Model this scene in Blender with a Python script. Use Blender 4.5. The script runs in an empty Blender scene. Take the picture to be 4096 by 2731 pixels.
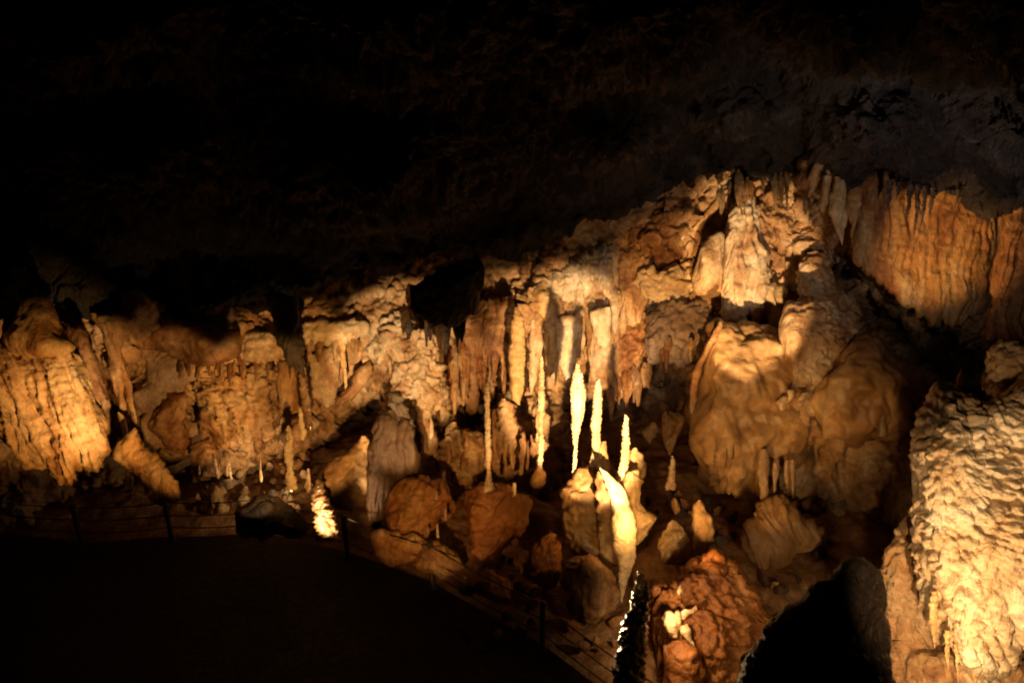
import bpy, math, random
import numpy as np
from mathutils import Vector, Matrix
random.seed(7)
SC = bpy.context.scene
COL = SC.collection
# ------------------------------------------------------------------ camera frame
F = 2731.0; CX = 2048.0; CY = 1365.5; PITCH = math.radians(20)
CAM = np.array([0.0, 0.0, 8.4])
CP, SP = math.cos(PITCH), math.sin(PITCH)
FW = np.array([0, CP, -SP]); UP = np.array([0, SP, CP]); RT = np.array([1.0, 0, 0])
def P(x, y, d):
    x = np.asarray(x, float); y = np.asarray(y, float); d = np.asarray(d, float)
    a = (x-CX)/F*d; b = -(y-CY)/F*d
    return CAM + a[..., None]*RT + b[..., None]*UP + d[..., None]*FW
def floor_d(y): return 8.4/(SP+CP*(y-CY)/F)
# ------------------------------------------------------------------ noise
def _h(ix, iy, iz, s):
    h = (ix*374761393 + iy*668265263 + iz*2147483647 + s*1274126177) & 0xffffffff
    h = ((h ^ (h >> 13))*1274126177) & 0xffffffff
    h = ((h ^ (h >> 16))*2246822519) & 0xffffffff
    return h ^ (h >> 15)
def perlin(p, s=0):
    i = np.floor(p).astype(np.int64); f = p-i
    u = f*f*f*(f*(f*6-15)+10)
    out = 0
    for dx in (0, 1):
        for dy in (0, 1):
            for dz in (0, 1):
                h = _h(i[:, 0]+dx, i[:, 1]+dy, i[:, 2]+dz, s)
                gx = ((h & 1023)/511.5-1); gy = (((h >> 10) & 1023)/511.5-1); gz = (((h >> 20) & 1023)/511.5-1)
                dot = gx*(f[:, 0]-dx)+gy*(f[:, 1]-dy)+gz*(f[:, 2]-dz)
                w = (u[:, 0] if dx else 1-u[:, 0])*(u[:, 1] if dy else 1-u[:, 1])*(u[:, 2] if dz else 1-u[:, 2])
                out = out+w*dot
    return out*1.1
def fbm(p, o=4, s=0, g=.5):
    t = 0; a = 1.0; q = p.copy()
    for k in range(o):
        t = t+a*perlin(q, s+k*17); a *= g; q = q*2.03+11.3
    return t
def ridge(p, o=3, s=0):
    t = 0; a = 1.0; q = p.copy()
    for k in range(o):
        t = t+a*(1-2.4*np.abs(perlin(q, s+k*13))); a *= .5; q = q*2.1+5.7
    return t/1.75-.45
def worley(p, s=0):
    i = np.floor(p).astype(np.int64); best = np.full(len(p), 9.0); sec = best.copy()
    for dx in (-1, 0, 1):
        for dy in (-1, 0, 1):
            for dz in (-1, 0, 1):
                c = i+np.array([dx, dy, dz]); h = _h(c[:, 0], c[:, 1], c[:, 2], s)
                q = np.stack([(h & 1023)/1023, ((h >> 10) & 1023)/1023, ((h >> 20) & 1023)/1023], 1)
                d = np.sqrt((((c+q)-p)**2).sum(1))
                sec = np.minimum(sec, np.maximum(best, d)); best = np.minimum(best, d)
    return best, sec
# ------------------------------------------------------------------ surface relief, metres along the normal
def relief(style, p, am, bm, amp, seed):
    sd = seed*7+3; q3 = p*1.0
    ab = lambda fa, fb, c=0.0: np.stack([am*fa, bm*fb, q3[:, 1]*c+seed], 1)
    base = fbm(p*1.3, 2, sd)*.5
    if style == 'rock':
        b, s2 = worley(p*2.2, sd)
        r = base*.9+fbm(p*2.6, 6, sd+1, .58)*.6+ridge(p*3.1, 4, sd+2)*.35+ridge(p*9.5, 3, sd+6)*.13-np.clip(.16-(s2-b), 0, 1)*1.3
    elif style == 'flute':
        w = fbm(ab(.9, .9), 2, sd)*.25
        a2 = am+w
        r1 = ridge(np.stack([a2*4.2, bm*.45, q3[:, 1]*.3+seed], 1), 2, sd+4)
        r2 = ridge(np.stack([a2*11, bm*1.1, q3[:, 1]*.3+seed], 1), 2, sd+5)
        r = base*.6+r1*.9+r2*.6+fbm(p*np.array([9, 9, 5]), 3, sd+6)*.14+fbm(np.stack([am*2, bm*7, p[:, 1]*2], 1), 3, sd+9)*.2
    elif style == 'terrace':
        w = fbm(p*2.2, 3, sd)*.22
        k = (bm+w+.05*np.sin(am*9+seed))*6.5
        fr = k-np.floor(k)
        gate = .55+.9*perlin(p*1.9, sd+8)
        r = base+(1-fr**1.6)*.5*np.clip(gate, .1, 1)+fbm(p*6, 4, sd+2, .6)*.36+ridge(ab(3.0, .8), 2, sd+3)*.5+ridge(p*np.array([5, 5, 9]), 2, sd+9)*.2
    elif style == 'coral':
        wx = perlin(p*1.6, sd)*.22; wy = perlin(p*1.6, sd+1)*.22
        u = .8*(am+wx)+.6*(bm+wy); v = -.6*(am+wx)+.8*(bm+wy)
        b, _ = worley(np.stack([u*7.5, v*11, p[:, 1]*8], 1), sd); b2, _ = worley(np.stack([u*17, v*26, p[:, 1]*14], 1), sd+3)
        g = .25+1.0*np.clip(.55+2.2*perlin(p*1.0, sd+12), 0, 1)
        r = fbm(p*1.1, 3, sd)*1.0+ridge(np.stack([u*1.6, v*4, p[:, 1]], 1), 2, sd+11)*.3*g+g*((np.sqrt(np.clip(1-(b*1.25)**2, 0, 1))-.6)*.62+(1-b2*1.5)*.12)+fbm(p*9, 3, sd+7)*.1
    elif style == 'knob':
        b, _ = worley(p*7+.3*np.stack([perlin(p*3, sd)]*3, 1), sd)
        r = base*.6+(1-b*1.6)*.5+fbm(p*12, 2, sd)*.15
    elif style == 'ring':
        k = (bm+fbm(p*5, 2, sd)*.045)*14; fr = k-np.floor(k)
        r = perlin(p*4, sd)*.9+(.4-fr**1.5)*.7+fbm(p*13, 4, sd, .6)*.7+perlin(p*9, sd+4)*.7
    elif style == 'scale':
        w = np.stack([am*10, bm*16+am*4, p[:, 1]*9], 1); b, _ = worley(w, sd)
        r = (1-b*1.6)*.8+perlin(p*6, sd)*.4
    elif style == 'wall':
        b, s2 = worley(p*1.7, sd); b3, _ = worley(p*6, sd+5)
        mk = np.clip(.5+2.2*perlin(p*.7, sd+9), 0, 1)
        r = base*.9+fbm(p*2.2, 6, sd+1, .58)*.6+ridge(p*3.1, 4, sd+2)*.3-np.clip(.14-(s2-b), 0, 1)*1.6
        r = r+mk*(ridge(np.stack([am*4.5+fbm(ab(.9, .9), 2, sd)*1.2, bm*.6, p[:, 1]*.3], 1), 3, sd+4)*.6)+(1-mk)*(1-b3*1.6)*.26+ridge(p*9, 3, sd+3)*.13
    else:  # smooth
        r = base*1.6+fbm(p*1.6, 3, sd+2)*.5+ridge(np.stack([am*2.2-bm*.8, bm*.5, p[:, 1]*.7], 1), 3, sd+8)*.25+fbm(p*6, 4, sd+7)*.1+ridge(ab(1.6, .5), 2, sd+3)*.18+fbm(p*8, 3, sd+3)*.06
    return r*amp
# ------------------------------------------------------------------ mesh helpers
def vnormals(V, Q):
    a, b, c, d = V[Q[:, 0]], V[Q[:, 1]], V[Q[:, 2]], V[Q[:, 3]]
    n = np.cross(c-a, d-b); N = np.zeros_like(V)
    for k in range(4): np.add.at(N, Q[:, k], n)
    return N/np.maximum(np.linalg.norm(N, axis=1, keepdims=True), 1e-12)
def grid_quads(nr, nc, wrap):
    r = np.arange(nr-1)[:, None]; c = np.arange(nc if wrap else nc-1)[None, :]
    c2 = (c+1) % nc
    return np.stack([r*nc+c+0*c2, r*nc+c2, (r+1)*nc+c2, (r+1)*nc+c], -1).reshape(-1, 4)
def make_mesh(name, V, Q, mat, caps=()):
    faces = Q; me = bpy.data.meshes.new(name)
    tri = []
    nQ = len(Q); nT = sum(len(r) for r, _ in caps)
    me.vertices.add(len(V)); me.vertices.foreach_set('co', V.astype(np.float32).ravel())
    loops = [Q.ravel()]; tot = [np.full(nQ, 4)]
    for ring, c in caps:
        t = np.stack([ring, np.roll(ring, -1), np.full(len(ring), c)], 1)
        if c == len(V)-2: t = t[:, ::-1]
        loops.append(t.ravel()); tot.append(np.full(len(ring), 3))
    L = np.concatenate(loops); T = np.concatenate(tot)
    me.loops.add(len(L)); me.loops.foreach_set('vertex_index', L.astype(np.int32))
    me.polygons.add(len(T)); me.polygons.foreach_set('loop_start', (np.cumsum(T)-T).astype(np.int32))
    me.polygons.foreach_set('loop_total', T.astype(np.int32))
    me.polygons.foreach_set('use_smooth', np.ones(len(T), bool))
    me.update(calc_edges=True); me.validate()
    me.materials.append(mat)
    return me
def link(name, me, loc=(0, 0, 0), parent=None, **kw):
    o = bpy.data.objects.new(name, me); COL.objects.link(o); o.location = loc
    if parent is not None: o.parent = parent
    for k, v in kw.items():
        if v is not None: o[k] = v
    return o
WALLADD = []  # where the formations grow out of the wall
FLOOR = []   # foot points of everything standing on the floor
def scan(poly, n, step_y):
    """left/right extents of a polygon along rows b; returns b, lo, hi"""
    pa = poly[:, 0]; pb = poly[:, 1]
    b0, b1 = pb.min(), pb.max(); n = max(6, int((b1-b0)/step_y))
    ph = np.linspace(-math.pi/2, math.pi/2, n)
    lin = np.linspace(-1, 1, n); t = .75*lin+.25*np.sin(ph)
    B = (b0+b1)/2+(b1-b0)/2*t*.9985
    lo = np.full(n, 1e9); hi = np.full(n, -1e9); m = len(poly)
    for k in range(m):
        a0, c0 = poly[k]; a1, c1 = poly[(k+1) % m]
        if abs(c1-c0) < 1e-9: continue
        u = (B-c0)/(c1-c0); ok = (u >= 0) & (u <= 1); x = a0+(a1-a0)*u
        lo = np.where(ok, np.minimum(lo, x), lo); hi = np.where(ok, np.maximum(hi, x), hi)
    bad = hi < lo; lo[bad] = hi[bad] = (pa.mean())
    return B, lo, hi
def smooth(v, k):
    if k < 1: return v
    w = np.ones(2*k+1)/(2*k+1)
    return np.convolve(np.pad(v, k, mode='edge'), w, 'valid')
def rock(name, poly, d, style='rock', amp=.12, mat='tan', axis='y', ang=0, thick=None, k=.8, p=2.0,
         tilt=(0, 0), step=6.5, sm=2, teeth=0, tw=60, seed=None, floor=False, label=None, cat=None, group=None, parent=None, kind=None, jag=1.0, wall=None, facet=0):
    """a solid lofted from its outline: poly in photo pixels, d the distance from the camera plane"""
    if seed is None: seed = (sum(int(q) for pt in poly for q in pt)) % 997
    poly = np.array(poly, float); cx, cy = poly.mean(0)
    if facet: poly = (poly-[cx, cy])*1.09+[cx, cy]
    if d is None: d = floor_d(poly[:, 1].max()-12)-.15
    r = math.radians(ang); c, s = math.cos(r), math.sin(r)
    # (a,b) local: a across, b along the flow line
    A = (poly[:, 0]-cx)*c-(poly[:, 1]-cy)*s; Bq = (poly[:, 0]-cx)*s+(poly[:, 1]-cy)*c
    q = np.stack([A, Bq], 1)
    if axis == 'x': q = q[:, ::-1]
    B, lo, hi = scan(q, None, step)
    rng = np.random.default_rng(seed)
    lo = smooth(lo, sm); hi = smooth(hi, sm if not teeth else 0)
    if teeth:   # ragged lower rim (columns of a curtain)
        nn = perlin(np.stack([B/tw, B*0+seed, B*0], 1), 5); n2 = perlin(np.stack([B/(tw*.38), B*0+seed, B*0], 1), 6)
        hi = hi-teeth*np.clip(.5-1.3*nn-.6*n2, 0, 1.6)
        hi = np.maximum(hi, lo+4)
    jg = {'rock': 11, 'terrace': 9, 'coral': 8, 'knob': 8, 'flute': 7, 'smooth': 5}.get(style, 0)*jag
    if jg:
        for e, sg in ((7, 1), (23, -1)):
            q0 = np.stack([B/75+e, B*0+seed, B*0], 1)
            j = (perlin(q0, e)+.7*perlin(q0*2.3, e)+.45*perlin(q0*5.1, e)+.3*perlin(q0*11, e))*jg
            j = j*np.clip((hi-lo)/(jg*9), .1, 1)
            if sg > 0: lo = lo+j
            else: hi = hi+j
        hi = np.maximum(hi, lo+3)
    n = len(B); w = (hi-lo)/2; mid = (hi+lo)/2
    wm = w.max(); m2 = d/F
    nf = int(np.clip(wm*2*1.25/step, 10, 900)); nb = max(5, nf//5)
    ph = np.linspace(-math.pi/2, math.pi/2, nf); tf = .6*np.sin(ph)+.4*ph/(math.pi/2)
    zf = np.clip(1-np.abs(tf)**p, 0, 1)**(1/p)
    tb = np.cos(np.linspace(0, math.pi, nb+2)[1:-1]); zb = -np.sqrt(1-tb**2)*.6
    t = np.concatenate([tf, tb]); z = np.concatenate([zf, zb]); nc = len(t)
    T = w*m2*k
    if thick is not None:
        e = np.linspace(-1, 1, n); T = np.minimum(T, thick)*np.clip(1-np.abs(e)**6, .05, 1)**.5
    T = smooth(T, 3)
    a2 = mid[:, None]+w[:, None]*t[None, :]; b2 = np.repeat(B[:, None], nc, 1); zz = T[:, None]*z[None, :]
    if axis == 'x': a2, b2 = b2, a2
    X = cx+a2*c+b2*s; Y = cy-a2*s+b2*c
    D = d+tilt[0]*(X-cx)/1000+tilt[1]*(Y-cy)/1000-zz
    V = P(X, Y, D).reshape(-1, 3); Q = grid_quads(n, nc, True)
    if facet:
        rg = np.random.default_rng(seed+77); cm = V.mean(0)
        for _ in range(facet):
            nn = rg.normal(size=3); nn[1] = -abs(nn[1])*1.1; nn /= np.linalg.norm(nn)
            h = (V-cm)@nn; lim = h.max()*rg.uniform(.62, .86); ex = np.maximum(h-lim, 0)
            V = V-nn*(ex*.92)[:, None]
    c0 = V[:nc].mean(0); c1 = V[-nc:].mean(0)
    N = vnormals(V, Q)
    ctr = P(X, Y, D+zz+.001).reshape(-1, 3)
    if ((V-ctr)*N).sum() < 0: N = -N; Q = Q[:, ::-1]
    am = (a2*m2).ravel(); bm = (b2*m2).ravel()
    dis = relief(style, V-CAM+seed*1.37, am, bm, amp, seed)
    fade = np.clip(np.minimum(w[:, None]*m2*.9/max(amp, 1e-3), 1)+0*t[None, :], .15, 1).ravel()
    V = V+N*(dis*fade)[:, None]
    V = np.concatenate([V, [V[:nc].mean(0)], [V[-nc:].mean(0)]])
    if wall is None: wall = (d >= 12.4 and not floor and d*1 > 12.4 and cat in ('drapery', 'flowstone', 'rock', 'ledge', 'column') and mat not in ('ceil', 'dark') and poly[:, 1].max() < 1850)
    if wall:
        for f in (.15, .5, .85):
            j = int(f*(n-1))
            for g in ((.15, .5, .85) if hi[j]-lo[j] > 120 else (.5,)):
                u = lo[j]+(hi[j]-lo[j])*g; vv = B[j]
                if axis == 'x': u, vv = vv, u
                WALLADD.append((cx+u*c+vv*s, cy-u*s+vv*c, d+.12))
    nv = len(V)
    lowi = np.argmin(V[:, 2]); foot = V[V[:, 2] < V[lowi, 2]+.15].mean(0); foot[2] = V[lowi, 2]
    if floor: FLOOR.append((foot[0], foot[1], foot[2]+.06))
    me = make_mesh(name, V-foot, Q, M[mat], [(np.arange(nc), nv-2), (np.arange(nc)+(n-1)*nc, nv-1)])
    return link(name, me, foot, parent, label=label, category=cat, group=group, kind=kind)
# ------------------------------------------------------------------ materials
M = {}
def rockmat(name, cols, rough=.54, bump=.75, scale=3.0, spec=.45, streak=0, coat=0, fine=34, dist=.02):
    m = bpy.data.materials.new(name); m.use_nodes = True; nt = m.node_tree; nd = nt.nodes; ln = nt.links
    bs = nd['Principled BSDF']; tc = nd.new('ShaderNodeTexCoord'); geo = nd.new('ShaderNodeNewGeometry')
    mp = nd.new('ShaderNodeMapping'); ln.new(geo.outputs['Position'], mp.inputs[0])
    mp.inputs['Scale'].default_value = (1, 1, .35 if streak else .8)
    n1 = nd.new('ShaderNodeTexNoise'); n1.inputs['Scale'].default_value = scale*.45; n1.inputs['Detail'].default_value = 7; n1.inputs['Roughness'].default_value = .62; n1.inputs['Distortion'].default_value = .6
    ln.new(mp.outputs[0], n1.inputs[0])
    cr = nd.new('ShaderNodeValToRGB'); el = cr.color_ramp.elements
    n = len(cols)
    while len(el) < n: el.new(.5)
    for i, cc in enumerate(cols):
        el[i].position = .32+.36*i/(n-1); el[i].color = (*cc, 1)
    ln.new(n1.outputs[0], cr.inputs[0])
    n2 = nd.new('ShaderNodeTexNoise'); n2.inputs['Scale'].default_value = scale*3.2; n2.inputs['Detail'].default_value = 8; n2.inputs['Roughness'].default_value = .65
    ln.new(geo.outputs['Position'], n2.inputs[0])
    r2 = nd.new('ShaderNodeMapRange'); r2.inputs[1].default_value = .35; r2.inputs[2].default_value = .68; r2.inputs[3].default_value = .62; r2.inputs[4].default_value = 1.12
    ln.new(n2.outputs[0], r2.inputs[0])
    mx = nd.new('ShaderNodeVectorMath'); mx.operation = 'SCALE'; ln.new(cr.outputs[0], mx.inputs[0]); ln.new(r2.outputs[0], mx.inputs['Scale'])
    ln.new(mx.outputs[0], bs.inputs['Base Color'])
    n3 = nd.new('ShaderNodeTexNoise'); n3.inputs['Scale'].default_value = fine; n3.inputs['Detail'].default_value = 6; n3.inputs['Roughness'].default_value = .6
    ln.new(tc.outputs['Object'], n3.inputs[0])
    n4 = nd.new('ShaderNodeTexNoise'); n4.inputs['Scale'].default_value = fine*.28; n4.inputs['Detail'].default_value = 4
    ln.new(mp.outputs[0], n4.inputs[0])
    ad = nd.new('ShaderNodeMath'); ad.operation = 'MULTIPLY_ADD'; ad.inputs[1].default_value = 2.0
    ln.new(n4.outputs[0], ad.inputs[0]); ln.new(n3.outputs[0], ad.inputs[2])
    bp = nd.new('ShaderNodeBump'); bp.inputs['Strength'].default_value = bump; bp.inputs['Distance'].default_value = dist*1.6
    ln.new(ad.outputs[0], bp.inputs['Height']); ln.new(bp.outputs[0], bs.inputs['Normal'])
    rr = nd.new('ShaderNodeMapRange'); rr.inputs[1].default_value = .3; rr.inputs[2].default_value = .7; rr.inputs[3].default_value = rough-.12; rr.inputs[4].default_value = min(1, rough+.15)
    ln.new(n2.outputs[0], rr.inputs[0]); ln.new(rr.outputs[0], bs.inputs['Roughness'])
    bs.inputs['Specular IOR Level'].default_value = spec
    if coat: bs.inputs['Coat Weight'].default_value = coat; bs.inputs['Coat Roughness'].default_value = .12
    M[name] = m; return m
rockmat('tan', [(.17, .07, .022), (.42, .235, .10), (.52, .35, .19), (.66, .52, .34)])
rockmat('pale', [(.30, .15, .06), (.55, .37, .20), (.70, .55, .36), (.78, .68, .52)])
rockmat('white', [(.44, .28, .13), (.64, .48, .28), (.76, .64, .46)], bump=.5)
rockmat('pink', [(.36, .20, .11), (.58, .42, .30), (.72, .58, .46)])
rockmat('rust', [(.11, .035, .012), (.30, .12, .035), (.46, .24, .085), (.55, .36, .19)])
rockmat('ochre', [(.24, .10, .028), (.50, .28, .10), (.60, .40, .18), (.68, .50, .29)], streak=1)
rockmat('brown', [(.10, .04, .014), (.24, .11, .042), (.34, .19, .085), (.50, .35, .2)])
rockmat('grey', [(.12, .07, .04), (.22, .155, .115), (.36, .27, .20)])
rockmat('dark', [(.03, .02, .014), (.06, .043, .032), (.12, .09, .07)])  # near-black base stands in for rock left unlit, in silhouette
rockmat('ceil', [(.010, .007, .006), (.022, .017, .016), (.04, .032, .032), (.09, .075, .078)], rough=.6, scale=3.4, bump=1.0, dist=.04)  # base darkened to keep the unlit ceiling black despite lamp spill
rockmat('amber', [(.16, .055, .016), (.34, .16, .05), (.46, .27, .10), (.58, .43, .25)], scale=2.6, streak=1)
rockmat('shadebrown', [(.05, .022, .007), (.085, .042, .015), (.13, .072, .03)], rough=.5, streak=1)  # brown darkened in the colour, standing in for weak light on it
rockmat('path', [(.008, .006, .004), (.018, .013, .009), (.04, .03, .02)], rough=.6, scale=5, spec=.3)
rockmat('wet', [(.16, .08, .03), (.30, .17, .08), (.42, .28, .15)], rough=.16, bump=.9, spec=.9, coat=1, fine=26, dist=.04)
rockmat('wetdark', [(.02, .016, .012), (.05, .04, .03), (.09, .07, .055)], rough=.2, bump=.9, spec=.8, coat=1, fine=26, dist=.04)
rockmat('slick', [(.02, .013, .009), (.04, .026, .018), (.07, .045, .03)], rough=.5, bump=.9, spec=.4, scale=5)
rockmat('satin', [(.22, .105, .035), (.36, .20, .08), (.46, .285, .13), (.55, .38, .20)], rough=.45, bump=.35, spec=.5, scale=1.2, fine=20)
rockmat('redwet', [(.15, .045, .010), (.33, .125, .03), (.46, .23, .07)], rough=.42, spec=.45)
def plain(name, col, rough, metal=0):
    m = bpy.data.materials.new(name); m.use_nodes = True; b = m.node_tree.nodes['Principled BSDF']
    b.inputs['Base Color'].default_value = (*col, 1); b.inputs['Roughness'].default_value = rough; b.inputs['Metallic'].default_value = metal
    n = m.node_tree.nodes.new('ShaderNodeTexNoise'); n.inputs['Scale'].default_value = 30
    r = m.node_tree.nodes.new('ShaderNodeMapRange'); r.inputs[3].default_value = rough-.1; r.inputs[4].default_value = rough+.15
    m.node_tree.links.new(n.outputs[0], r.inputs[0]); m.node_tree.links.new(r.outputs[0], b.inputs['Roughness'])
    M[name] = m
plain('iron', (.03, .027, .025), .5, .3)
plain('cable', (.05, .045, .04), .45, .6)
# ------------------------------------------------------------------ formations (outline, distance, surface)
ST, SC_, DR, BO, CO, DM = 'stalagmite', 'stalactite', 'drapery', 'boulder', 'column', 'flowstone'
# --- far left
rock('flowstone_drapery', [(-350,1150),(0,1370),(60,1400),(200,1390),(300,1385),(345,1480),(385,1620),(425,1800),(420,1870),(330,1890),(270,1935),(200,1920),(130,1870),(60,1835),(0,1770),(-300,1650)], 11.6, 'flute', .22, 'ochre', 'x', 22, thick=.7, p=4, teeth=14, label='bright fluted flowstone curtain leaning at the far left edge', cat=DR)
rock('flowstone_hood', [(90,1185),(160,1180),(205,1230),(250,1310),(310,1395),(240,1430),(120,1450),(30,1430),(10,1330),(60,1250)], 11.3, 'smooth', .16, 'ochre', thick=.6, label='brown rounded hood of flowstone above the bright far-left curtain', cat=DM)
rock('rock_lump', [(-120,1240),(20,1270),(50,1290),(35,1400),(-100,1430)], 11.4, 'rock', .14, 'brown', thick=.4, label='dim brown rock knob cut by the left edge of the view', cat='rock')
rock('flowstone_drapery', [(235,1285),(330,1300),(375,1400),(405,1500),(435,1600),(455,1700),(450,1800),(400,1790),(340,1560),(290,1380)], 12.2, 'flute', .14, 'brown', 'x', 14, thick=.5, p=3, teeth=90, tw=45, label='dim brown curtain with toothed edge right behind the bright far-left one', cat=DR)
rock('flowstone_drapery', [(362,1255),(400,1250),(560,1260),(520,1330),(490,1350),(492,1450),(480,1480),(505,1640),(480,1640),(440,1480),(415,1350)], 12.6, 'flute', .09, 'tan', 'y', 12, thick=.3, label='narrow tan curtain strip hanging from the ledge beside a dark gap', cat=DR)
rock('stalactite', [(472,1455),(495,1450),(515,1500),(542,1640),(548,1695),(530,1685),(498,1560)], 12.7, 'flute', .05, 'tan', 'y', 12, label='thin tan hanging blade right of the narrow curtain strip', cat=SC_)
rock('stalactite', [(470,1650),(500,1660),(514,1740),(520,1790),(498,1790),(485,1720)], 12.5, 'flute', .04, 'tan', 'y', 10, label='short thin blade hanging just above the twisted leaning stalagmite', cat=SC_)
rock('stalagmite', [(540,1710),(552,1745),(580,1800),(640,1845),(682,1885),(716,1935),(718,2003),(690,2000),(660,2010),(610,1995),(596,1950),(555,1890),(500,1870),(455,1830),(452,1795),(480,1765),(520,1750)], 11.9, 'terrace', .13, 'ochre', 'y', 35, label='twisted orange stalagmite slumping to the right beside the far-left curtain', cat=ST, floor=True)
rock('stalagmite', [(505,1870),(522,1880),(535,1950),(530,1975),(500,1975),(492,1920)], 12.0, 'scale', .05, 'wet', label='small wet glinting stalagmite left of the twisted orange one', cat=ST, floor=True)
# --- middle left wall
rock('rock_overhang', [(500,1265),(600,1285),(700,1280),(850,1300),(960,1320),(965,1400),(900,1450),(800,1470),(720,1430),(620,1400),(560,1390),(490,1370)], 13.6, 'smooth', 0.250, 'brown', 'x', thick=0.42, p=3, label='wide dim brown overhang above the pale slab at left', cat='rock')
rock('limestone_slab', [(574,1405),(584,1440),(600,1450),(628,1410),(680,1412),(760,1420),(870,1440),(800,1500),(742,1540),(735,1640),(700,1670),(620,1690),(560,1690),(545,1670),(530,1560),(600,1550),(588,1500)], 14.4, 'smooth', 0.100, 'pink', 'y', thick=0.24, p=3, label='pale pinkish smooth wall slab under the brown overhang', cat='rock')
rock('limestone_slab', [(620,1640),(700,1560),(748,1580),(745,1650),(725,1700),(765,1780),(740,1830),(650,1770),(565,1700)], 14.2, 'rock', 0.150, 'rust', thick=0.28, label='rusty rough slab below the pale pinkish one', cat='rock')
rock('flowstone_mass', [(810,1480),(870,1435),(950,1440),(1050,1445),(1090,1500),(1100,1600),(1085,1700),(1070,1770),(990,1790),(940,1795),(890,1800),(868,1770),(855,1730),(812,1700),(800,1600),(795,1530)], 14.6, 'terrace', 0.325, 'tan', 'x', 6, thick=0.63, p=2.2, teeth=34, tw=22, label='shaggy golden flowstone mass hanging above the rubble heap', cat=DM)
rock('rock_ledge', [(1195,1290),(1330,1283),(1430,1268),(1475,1300),(1475,1350),(1400,1365),(1290,1372),(1215,1385),(1192,1350)], 14.9, 'rock', 0.163, 'white', 'x', 4, thick=0.49, p=3, label='whitish lit ledge under the dark ceiling left of centre', cat='ledge')  # white base paints in the highlight on this ledge
rock('rock_ledge', [(950,1345),(1060,1312),(1085,1330),(1075,1370),(1180,1365),(1195,1440),(1080,1452),(950,1458),(800,1502),(785,1480),(870,1415)], 14.2, 'rock', 0.188, 'pale', 'x', 6, thick=0.39, p=2.5, teeth=20, tw=20, label='jagged pale ledge crust above the shaggy golden mass', cat='ledge')
rock('flowstone_drapery', [(1090,1445),(1180,1448),(1200,1500),(1195,1600),(1188,1665),(1130,1665),(1110,1600),(1098,1530)], 15.4, 'smooth', .07, 'ochre', 'x', thick=.3, p=3, teeth=25, tw=25, label='smooth golden curtain left of the thin dark spiky column', cat=DR)
rock('flowstone_drapery', [(1200,1440),(1290,1400),(1345,1370),(1362,1440),(1350,1540),(1340,1620),(1320,1640),(1290,1640),(1262,1610),(1240,1650),(1205,1640)], 15.5, 'smooth', .08, 'pale', 'x', thick=.3, p=3, teeth=22, tw=28, label='smooth pale curtain right of the thin dark spiky column', cat=DR)
rock('stalactite', [(1345,1345),(1378,1345),(1384,1450),(1391,1550),(1379,1558),(1364,1450)], 14.9, 'ring', .03, 'ochre', label='long thin stalactite hanging from the whitish ledge', cat=SC_)
rock('rock_fragment', [(1380,1565),(1440,1480),(1472,1450),(1485,1490),(1445,1560),(1400,1600),(1330,1650),(1310,1640)], 15.2, 'rock', .14, 'brown', thick=.3, facet=6, label='rough brown outcrop in the dark right of the pale curtain', cat='rock')
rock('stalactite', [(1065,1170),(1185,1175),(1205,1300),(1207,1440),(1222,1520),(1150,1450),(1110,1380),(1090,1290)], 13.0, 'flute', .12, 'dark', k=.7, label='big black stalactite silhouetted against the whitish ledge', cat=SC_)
rock('rock_column', [(1185,1430),(1212,1430),(1232,1560),(1250,1690),(1256,1745),(1225,1755),(1207,1600)], 13.2, 'scale', .06, 'wet', label='thin glittering spiky column below the big black stalactite', cat=CO)
rock('stalagmite', [(1198,1632),(1209,1640),(1217,1700),(1226,1755),(1205,1760),(1192,1680)], 12.9, 'ring', .03, 'white', label='short pale stalagmite leaning on the thin glittering column', cat=ST)
rock('stalagmite', [(1150,1703),(1166,1708),(1174,1760),(1169,1820),(1180,1900),(1195,1960),(1140,1960),(1146,1880),(1138,1830),(1141,1760)], 13.4, 'ring', .05, 'white', label='bright knobbly white stalagmite standing in the rubble heap', cat=ST, floor=True)
rock('ribbed_flowstone', [(1465,1290),(1560,1268),(1640,1255),(1665,1310),(1635,1400),(1605,1480),(1565,1475),(1530,1495),(1500,1465),(1478,1400)], 15.2, 'terrace', 0.325, 'pale', 'x', -18, thick=0.49, teeth=24, tw=26, label='pale ribbed flowstone of swooping folds below the black ceiling block', cat=DM)
rock('ribbed_pillar', [(1640,1330),(1700,1303),(1755,1330),(1755,1440),(1775,1500),(1795,1570),(1790,1610),(1745,1630),(1720,1660),(1700,1695),(1650,1705),(1590,1665),(1573,1620),(1590,1560),(1580,1480),(1610,1430)], 14.9, 'terrace', .3, 'pale', 'y', -6, thick=.9, label='pale ribbed flowstone pillar with stacked scallops left of centre', cat=CO)
rock('stalactite', [(1548,1420),(1566,1430),(1570,1500),(1560,1500),(1550,1470)], 14.6, 'ring', .02, 'tan', label='small tan stalactite below the swooping folded flowstone', cat=SC_)
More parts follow.
